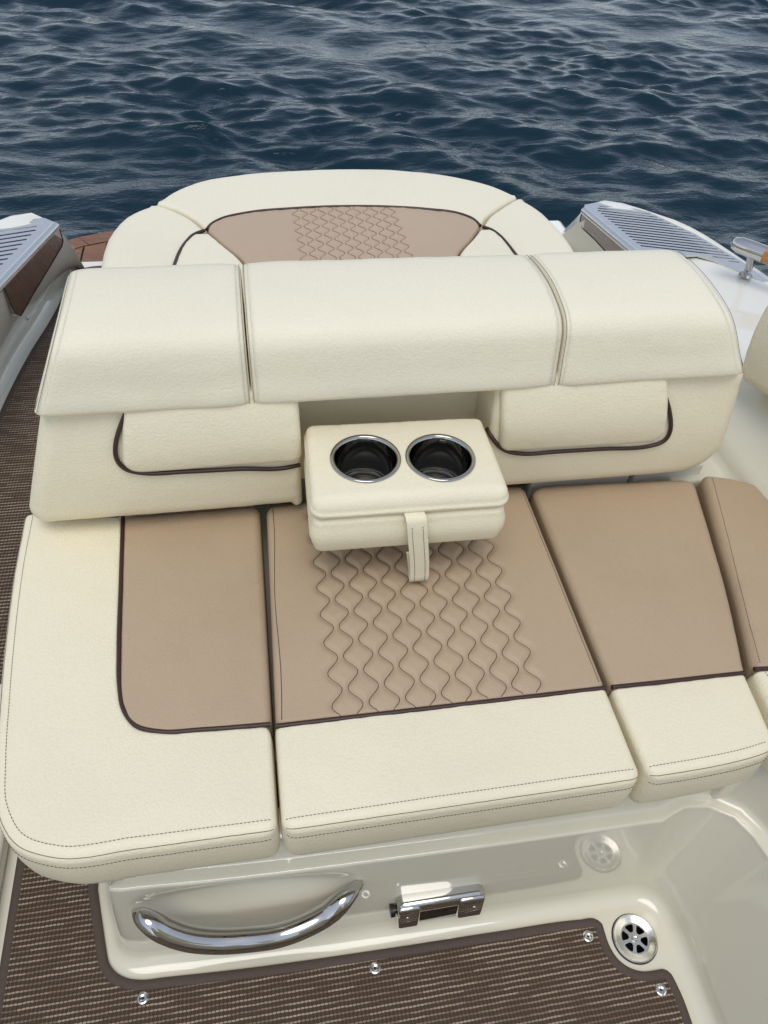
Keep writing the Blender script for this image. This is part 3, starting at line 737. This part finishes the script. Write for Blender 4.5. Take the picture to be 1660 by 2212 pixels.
# middle cushion
t = thing('seat_cushion', 'middle seat cushion with wavy quilted tan panel below the cup holders', 'cushion', (.227, .65, ZB), G_SEAT)
YF = .366
crM = pad('cream_front', t, CREAM, quad((-.020, YF), (.476, YF), (.476, .512), (-.020, .517)), .496, .154, ZT, ZB, (.012, .012, .014, .007), (.020, .020, .008, .008), 70, 26, crown=.003, bulge=.002, rb=.018, seed=4)
qline, qhz = quilt(.0725, 12, .0271, .0090, .0545, .52, .0052)
tan_mid = pad('tan_panel', t, TAN, quad((-.019, .517), (.476, .512), (.480, .955), (-.008, .955)), .493, .440, ZT+.0015, ZB, (.012, .012, .006, .016), (.010, .010, .020, .020), 230, 200, hz=qhz, crown=.004, bulge=.001, wr=.0005, seed=5)
def midz(x, y):
    u = (x+.015)/.493; v = (y-.515)/.44
    return ZT+.0015+.004*(1-abs(2*u-1)**3)*(1-abs(2*v-1)**3)-.0046*.75+.0008
for k in range(12):
    tube('quilt_stitch', drape([tan_mid], [(qline(k, y), y, ZT) for y in np.linspace(.5165, .945, 172)], up=.0001), .00060, THREAD, t, 5)
pipe([(x, .515-.005*(x+.02)/.5, ZT-.0010) for x in np.linspace(-.018, .475, 30)], t)
front_stitch([(x, YF) for x in np.linspace(-.0145, .4705, 120)], t, crM)
tube('edge_seam', drape([tan_mid], [(-.0095+v*.012+.002*math.sin(v*9), .522+v*.42, ZT) for v in np.linspace(0, 1, 60)], up=.0002), .0006, THREAD, t, 5)
tube('edge_seam', drape([tan_mid], [(.4675+v*.004, .520+v*.42, ZT) for v in np.linspace(0, 1, 60)], up=.0002), .0006, THREAD_LT, t, 5)
# right cushion
t = thing('seat_cushion', 'right seat cushion, plain tan with a cream front band', 'cushion', (.62, .65, ZB), G_SEAT)
rf = ruled([(.485, YF), (.56, YF+.001), (.64, YF+.006), (.692, YF+.014)], [(.484, .510), (.56, .508), (.64, .507), (.705, .506)])
crR = pad('cream_front', t, CREAM, rf, .215, .150, ZT, ZB, (.012, .014, .014, .007), (.020, .03, .008, .008), 46, 26, crown=.003, bulge=.002, rb=.018, seed=6)
rt = coons([(.484, .510), (.60, .508), (.705, .506)], [(.492, .950), (.65, .945), (.826, .935)], [(.484, .510), (.487, .73), (.492, .950)], [(.705, .506), (.748, .637), (.79, .79), (.826, .935)])
pad('tan_panel', t, TAN, rt, .27, .432, ZT+.001, ZB, (.012, .014, .006, .018), (.010, .010, .025, .025), 60, 80, crown=.006, bulge=.001, seed=7)
pipe([(.485, .510, ZT-.001), (.56, .508, ZT-.0008), (.64, .507, ZT-.0008), (.703, .506, ZT-.001)], t)
front_stitch(rf.A[4:-10], t, crR)
# corner cushion at the right edge
t = thing('seat_cushion', 'tan corner seat cushion at the right edge of the cockpit', 'cushion', (.88, .65, ZB), G_SEAT)
ct = coons([(.717, .508), (.80, .50), (.93, .50)], [(.842, .940), (.88, .93), (.955, .89)], [(.717, .508), (.76, .64), (.80, .79), (.842, .940)], [(.93, .50), (.945, .65), (.953, .80), (.955, .89)])
cT = pad('tan_panel', t, TAN, ct, .20, .43, ZT+.006, ZB, (.018, .012, .006, .018), (.012, .01, .02, .02), 40, 70, crown=.005, bulge=.001, seed=8)
cF = pad('cream_front', t, CREAM, quad((.705, .385), (.93, .37), (.93, .498), (.716, .506)), .22, .125, ZT+.005, ZB, (.018, .012, .022, .007), (.03, .03, .008, .008), 40, 24, crown=.005, bulge=.006, seed=9)
pipe([(.717, .5075, ZT+.0045), (.80, .5005, ZT+.005), (.928, .4985, ZT+.005)], t)
stitches('stitching', drape([cT], [(.7315+(.855-.7315)*v, .516+v*.41, ZT) for v in np.linspace(0, 1, 60)]), THREAD, t)
stitches('stitching', drape([cF], [(.7235+.0085*v, .395+v*.108, ZT) for v in np.linspace(0, 1, 30)]), THREAD, t)

# ------------------------------------------------------------------ lower backrest
G_BACK = 'backrest blocks either side of the armrest'
XLl = lambda z: -.327-.36*(.75-z); XRr = lambda z: .838+.10*(.72-z)
def bfr(lean=.045, y0=.922):
    return lambda x, h, w: Vector((x, y0 + lean*(h-.51) - w, h))
bf = bfr()
def backblock(label, x0f, x1f, pipepts, left, seed):
    t = thing('backrest_cushion', label, 'cushion', ((x0f(.6)+x1f(.6))/2, .96, .5), G_BACK)
    P = ruled([(x0f(.513), .513), (x1f(.513), .513)], [(x0f(.775), .775), (x1f(.775), .775)], smooth=False)
    def hz(x, y, e):
        return .010*math.sin(math.pi*min(1, max(0, (y-.515)/.235)))
    W = x1f(.6)-x0f(.6)
    bb = pad('back_body', t, CREAM, P, W, .262, .004, -.12, (.030, .012, .042, .01) if left else (.012, .040, .042, .01), (.045, .014, .012, .012) if left else (.014, .085, .050, .012), 60, 40, hz=hz, crown=.006, bulge=.002, fr=bf, seed=seed)
    # piping: each photo pixel of it, followed to the backrest surface
    pp = smooth_curve(pipepts, 100); hits = []
    for q in pp:
        d_ = ray(*q); hits += drape([bb], [tuple(Vector((0, 0, CAMH))+d_)], d_, up=.006, back=.5)
    P3 = np.array([tuple(q) for q in hits])
    for _ in range(10): P3[1:-1] = (P3[:-2]+2*P3[1:-1]+P3[2:])/4
    tube('piping', P3, .0037, PIPE, t, 10)
    low = float(np.median(P3[40:60, 2]))+.001; xa, xb = float(P3[:, 0].min()), float(P3[:, 0].max())
    if left: fblk = ruled([(xa+.001, low), (.0575, low)], [(xa+.028, .780), (.056, .780)], smooth=False); Rr = (.034, .016, .004, .004)
    else: fblk = ruled([(.396, low+.003), (xb-.001, low)], [(.380, .780), (xb-.040, .780)], smooth=False); Rr = (.022, .036, .004, .004)
    pad('raised_block', t, CREAM, fblk, xb-xa, .78-low, .0150, -.03, (.012,)*4, Rr, 56, 34, hz=lambda x, y, e: .015*math.sin(math.pi*min(1, max(0, (y-.60)/.165))), crown=.003, bulge=0, rb=.004, fr=bf, seed=seed+.5)
    return t
# left
pl_ = [(276, 884), (259, 925), (249, 965), (252, 995), (268, 1013), (300, 1021), (400, 1019), (520, 1013), (632, 1008), (655, 1000), (661, 988)]
backblock('left lower backrest block with a brown piped raised panel', XLl, lambda z: .056, pl_, True, 11)
pr_ = [(1425, 828), (1440, 862), (1449, 900), (1449, 935), (1438, 953), (1412, 962), (1300, 970), (1200, 976), (1120, 980), (1088, 973), (1066, 950), (1052, 925)]
backblock('right lower backrest block with a brown piped raised panel', lambda z: .378, XRr, pr_, False, 13)
t = thing('backrest_cushion', 'recessed cream panel behind the cup holder armrest', 'cushion', (.21, 1.0, .5), G_BACK)
nf = lambda x, h, w: Vector((x, .990+.10*(h-.5)-w, h))
pad('back_body', t, CREAM, quad((.05, .515), (.384, .515), (.384, .775), (.05, .775)), .334, .26, 0, -.03, .008, .01, 30, 30, crown=.003, fr=nf, seed=15)

# ------------------------------------------------------------------ headrest bolsters
def chaikin(P, k=2):
    P = [np.array(p, float) for p in P]
    for _ in range(k):
        Q = []
        for i in range(len(P)):
            a, b = P[i], P[(i+1) % len(P)]; Q += [a*.75+b*.25, a*.25+b*.75]
        P = Q
    return np.array(P)
prof_h = chaikin([(1.158, .868), (1.10, .882), (1.03, .886), (.985, .880), (.950, .871), (.930, .853), (.9225, .826), (.918, .80), (.911, .772), (.912, .757), (.930, .753), (1.03, .753), (1.152, .757)], 2)
def bolster(label, x0, x1, s0, s1, r0, r1, seed):
    t = thing('headrest_bolster', label, 'cushion', ((x0+x1)/2, 1.03, .74), 'headrest bolsters along the top of the backrest')
    n = len(prof_h); T_ = np.roll(prof_h, -1, 0)-np.roll(prof_h, 1, 0); nn = np.stack([T_[:, 1], -T_[:, 0]], 1); nn /= np.linalg.norm(nn, axis=1, keepdims=True)
    A_ = .5*np.sum(prof_h[:, 0]*np.roll(prof_h[:, 1], -1)-np.roll(prof_h[:, 0], -1)*prof_h[:, 1])
    if A_ < 0: nn = -nn
    st = []
    for k in range(7): a = k/6*math.pi/2; st.append((0, r0*(1-math.cos(a)), r0*(1-math.sin(a))))
    for tt in np.linspace(.03, .97, 56): st.append((tt, 0, 0))
    for k in range(7): a = (1-k/6)*math.pi/2; st.append((1, -r1*(1-math.cos(a)), r1*(1-math.sin(a))))
    V = []; Fc = []
    for (tt, dx, ins) in st:
        for k in range(n):
            y, z = prof_h[k]-nn[k]*ins
            xa = x0+s0*(z-.75)+r0; xb = x1+s1*(z-.75)-r1
            x = (xa-r0+dx) if tt == 0 else ((xb+r1+dx) if tt == 1 else xa+(xb-xa)*(tt-.03)/.94)
            w = .0016*noise.noise((x*7+seed, y*9, z*9))+.0007*noise.noise((x*27+seed, y*30, z*30))
            pin_ = .0025*math.exp(-((min(tt, 1-tt) if 0 < tt < 1 else 0)/.06)**2)
            V.append((x, y+nn[k, 0]*(w-pin_), z+nn[k, 1]*(w-pin_)))
    m = len(st)
    for i in range(m-1):
        for k in range(n): Fc.append((i*n+k, i*n+(k+1) % n, (i+1)*n+(k+1) % n, (i+1)*n+k))
    Fc += [tuple(range(n)), tuple(range((m-1)*n, m*n))]
    link('bolster_cover', mesh('bolster_cover', V, Fc), CREAM2, t)
    # seams along both end faces
    for xe, se, sg, r in ((x0, s0, 1, r0), (x1, s1, -1, r1)):
        pts = []
        for k in range(n):
            y, z = prof_h[k]-nn[k]*(r*.29-.0004)
            if y < 1.15 and (z > .76 or y < .93): pts.append((k, (xe+se*(z-.75)+sg*r*.29, y, z)))
        ks = [p[0] for p in pts]; cut = 0
        for i in range(1, len(ks)):
            if ks[i] != ks[i-1]+1: cut = i
        pts = [p[1] for p in pts[cut:]+pts[:cut]]
        tube('end_seam', pts, .0005, SEAMC, t, 5)
    return t
bolster('left headrest bolster, cream leather, its outer end sloping in', -.335, -.0160, .45, 0, .012, .008, 1)
bolster('wide middle headrest bolster, cream leather, above the cup holders', -.0140, .4705, 0, 0, .008, .008, 2)
bolster('right headrest bolster, cream leather, rounded at its outer end', .4730, .815, 0, -.50, .008, .016, 3)

# ------------------------------------------------------------------ armrest with cup holders
ARM = thing('armrest', 'folded down cream armrest with two steel cup holders and a pull strap', 'armrest', (.21, .84, .59))
AT = .700
AF = quad((.0585, .748), (.3585, .742), (.3585, .922), (.0655, .930))
cups = [pz((790, 993), AT), pz((951.5, 991), AT)]; RO = .0552; RI = .0478
lid = pad('armrest_lid', ARM, CREAM, AF, .298, .180, AT, .664, (.012, .012, .020, .008), (.016, .016, .012, .012), 70, 54, crown=.003, bulge=.003, rb=.006, seed=21)
pad('armrest_pad', ARM, CREAM, quad((.0590, .7455), (.3580, .7395), (.3580, .924), (.0662, .932)), .298, .184, .6635, .590, (.012, .012, .010, .008), (.016, .016, .012, .012), 60, 44, crown=.0, bulge=.005, rb=.014, seed=22)
def cut(ob, x, y, z0, z1, r):
    bm = bmesh.new(); bmesh.ops.create_cone(bm, cap_ends=True, segments=64, radius1=r, radius2=r, depth=z1-z0); bmesh.ops.translate(bm, vec=(x, y, (z0+z1)/2), verts=bm.verts)
    me = bpy.data.meshes.new('cutter'); bm.to_mesh(me); bm.free(); c = bpy.data.objects.new('cutter', me); C.objects.link(c)
    md = ob.modifiers.new('b', 'BOOLEAN'); md.operation = 'DIFFERENCE'; md.object = c; md.solver = 'EXACT'
    dg = bpy.context.evaluated_depsgraph_get(); nm = bpy.data.meshes.new_from_object(ob.evaluated_get(dg)); ob.modifiers.clear(); ob.data = nm; nm.name = ob.name
    bpy.data.objects.remove(c); autosmooth(nm, 50)
pad_o = [o for o in ARM.children if o.name.startswith('armrest_pad')][0]
for ob in (lid, pad_o):
    for c in cups: cut(ob, c.x, c.y, .50, .80, RI+.001)
for c in cups:
    fr_ = lambda x, y, z, c=c: Vector((c.x+x, c.y+y, AT+.0022+z))
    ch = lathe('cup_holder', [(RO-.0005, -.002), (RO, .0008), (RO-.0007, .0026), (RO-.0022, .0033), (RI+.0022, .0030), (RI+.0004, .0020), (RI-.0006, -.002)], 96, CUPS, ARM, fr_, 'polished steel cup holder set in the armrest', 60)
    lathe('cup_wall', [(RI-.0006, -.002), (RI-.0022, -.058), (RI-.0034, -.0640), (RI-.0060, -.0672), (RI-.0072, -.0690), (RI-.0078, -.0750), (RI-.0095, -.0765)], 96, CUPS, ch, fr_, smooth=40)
    lathe('rubber_base', [(RI-.0080, -.0745), (RI-.0100, -.0738), (RI-.026, -.0738), (RI-.027, -.0745), (0, -.0745)], 64, BLACK, ch, fr_)
# pull strap
sx = .2115
sp_ = [(sx, .752, .668), (sx, .742, .670), (sx+.001, .7335, .668), (sx+.003, .7290, .655), (sx+.006, .7275, .630), (sx+.010, .7275, .600), (sx+.014, .7285, .570), (sx+.0165, .7295, .545), (sx+.0175, .7305, .526), (sx+.018, .734, .519), (sx+.018, .739, .521), (sx+.017, .7408, .535), (sx+.013, .7400, .560), (sx+.009, .7385, .585)]
sp_ = smooth_curve(sp_, 60); V = []; Fc = []; hw = .0155; th = .0020
for i, p in enumerate(sp_):
    tn = sp_[min(i+1, 59)]-sp_[max(i-1, 0)]; tn /= np.linalg.norm(tn); nn_ = np.cross(tn, [1, 0, 0]); nn_ /= np.linalg.norm(nn_)
    for a, b in ((-1, 1), (-.9, 1.35), (.9, 1.35), (1, 1), (1, -1), (-1, -1)): V.append(tuple(p+np.array([hw*a, 0, 0])+nn_*th*b*.8))
for i in range(59):
    for k in range(6): Fc.append((i*6+k, i*6+(k+1) % 6, i*6+6+(k+1) % 6, i*6+6+k))
Fc += [tuple(range(6)), tuple(range(354, 360))]
strap = link('pull_strap', autosmooth(mesh('pull_strap', V, Fc), 50), CREAM, ARM)
for s in (-.0085, .0085):
    rowp = []
    for i in range(8, 50):
        p = sp_[i]; tn = sp_[i+1]-sp_[i-1]; tn /= np.linalg.norm(tn); nn_ = np.cross(tn, [1, 0, 0]); nn_ /= np.linalg.norm(nn_); rowp.append(tuple(p+np.array([s, 0, 0])+nn_*th*1.12))
    stitches('stitching', rowp[:34], THREAD, strap, r=.0006)

# ------------------------------------------------------------------ sunpad
SZ, SB = .620, .516
G_SUN = 'sunpad cushions behind the backrest'
arc = [(-.232, 1.957), (-.185, 2.030), (-.118, 2.088), (-.02, 2.122), (.097, 2.142), (.262, 2.153), (.401, 2.148), (.52, 2.120), (.618, 2.083), (.69, 2.030), (.750, 1.954)]
pip = [(-.098, 1.790), (-.088, 1.815), (-.066, 1.842), (.01, 1.878), (.12, 1.895), (.262, 1.901), (.37, 1.893), (.467, 1.875), (.55, 1.845), (.578, 1.815), (.590, 1.773)]
seamL = [(-.098, 1.790), (-.060, 1.715), (-.021, 1.645), (.015, 1.50), (.03, 1.20)]
seamR = [(.590, 1.773), (.548, 1.705), (.500, 1.637), (.462, 1.50), (.45, 1.20)]
t = thing('sunpad_cushion', 'middle sunpad cushion with quilted tan panel and curved cream stern edge', 'cushion', (.25, 1.7, SB), G_SUN)
ctop = coons(arc, pip, [(-.232, 1.957), (-.170, 1.905), (-.128, 1.850), (-.098, 1.790)], [(.750, 1.954), (.672, 1.884), (.622, 1.83), (.590, 1.773)])
pad('cream_edge', t, CREAM2, ctop, .95, .24, SZ, SB, (.012, .012, .030, .008), (.016, .016, .008, .008), 110, 30, crown=.008, bulge=.006, seed=31)
q2, h2 = quilt(.1245, 12, .0228, .0080, .0480, 1.9, .0042)
tp2 = coons(pip, [(.03, 1.20), (.24, 1.20), (.45, 1.20)], seamL, seamR)
tanS = pad('tan_panel', t, TAN2, tp2, .56, .66, SZ+.001, SB, (.010, .010, .006, .012), (.012,)*4, 190, 220, hz=h2, crown=.003, bulge=0, seed=32)
s_z = lambda x, y: SZ+.0038-.0030*.75+.0009
ytop = lambda x: float(np.interp(x, [p[0] for p in pip], [p[1] for p in pip]))
for k in range(12):
    ye = ytop(q2(k, 1.88))-.006; ys = np.linspace(1.40, ye, 180)
    tube('quilt_stitch', drape([tanS], [(q2(k, y), y, SZ) for y in ys], up=.0002), .0007, THREAD_LT, t, 5)
pipe([(x, y, SZ-.0002) for x, y in pip], t, .0042)
for side_, lbl in ((0, 'left'), (1, 'right')):
    mx = (lambda c: c) if side_ == 0 else None
    if side_ == 0:
        outer_ = [(-.238, 1.953), (-.292, 1.900), (-.327, 1.816), (-.338, 1.72), (-.338, 1.634), (-.33, 1.20)]
        pipl = [(-.103, 1.786), (-.126, 1.768), (-.146, 1.728), (-.160, 1.680), (-.167, 1.640), (-.175, 1.20)]
        end = [(-.238, 1.953), (-.175, 1.898), (-.133, 1.845), (-.103, 1.786)]
        seam = [(-.094, 1.766), (-.064, 1.712), (-.025, 1.643), (.011, 1.50), (.026, 1.20)]
    else:
        outer_ = [(.756, 1.950), (.784, 1.880), (.800, 1.790), (.806, 1.70), (.804, 1.63), (.80, 1.20)]
        pipl = [(.595, 1.768), (.611, 1.752), (.626, 1.715), (.633, 1.672), (.637, 1.632), (.645, 1.20)]
        end = [(.756, 1.950), (.677, 1.878), (.627, 1.824), (.595, 1.768)]
        seam = [(.585, 1.750), (.552, 1.702), (.504, 1.635), (.466, 1.50), (.454, 1.20)]
    t = thing('sunpad_cushion', ('left' if side_ == 0 else 'right')+' sunpad cushion, all cream with one curved brown piping', 'cushion', (pipl[-1][0], 1.6, SB), G_SUN)
    fo = coons(outer_, pipl, end, [(outer_[-1][0], 1.20), (pipl[-1][0], 1.20)])
    pad('cream_edge', t, CREAM2, fo, .80, .17, SZ, SB, (.012, .010, .030, .007), (.016, .01, .01, .008), 80, 28, crown=.007, bulge=.006, seed=33+side_)
    fi = ruled(pipl[1:], seam)
    pad('cream_insert', t, CREAM2, fi, .62, .12, SZ+.001, SB, (.004, .010, .007, .010), .008, 70, 22, crown=.004, bulge=0, seed=35+side_)
    pipe([(x, y, SZ-.0004) for x, y in pipl], t, .0042)

# ------------------------------------------------------------------ side backrest at the right edge
t = thing('coaming_cushion', 'cream side backrest cushion at the right edge above the corner seat', 'cushion', (.97, 1.0, .6))
cf = lambda x, h, w: Vector((.958+.10*(h-.6)-w, x, h))
pc = coons([(1.105, .600), (.98, .632), (.60, .66)], [(1.142, .768), (1.05, .806), (.60, .83)], [(1.105, .600), (1.135, .69), (1.142, .768)], [(.60, .66), (.60, .74), (.60, .83)])
pad('side_cover', t, CREAM, pc, .52, .17, .0, -.10, .020, .024, 50, 30, crown=.006, fr=cf, seed=41)
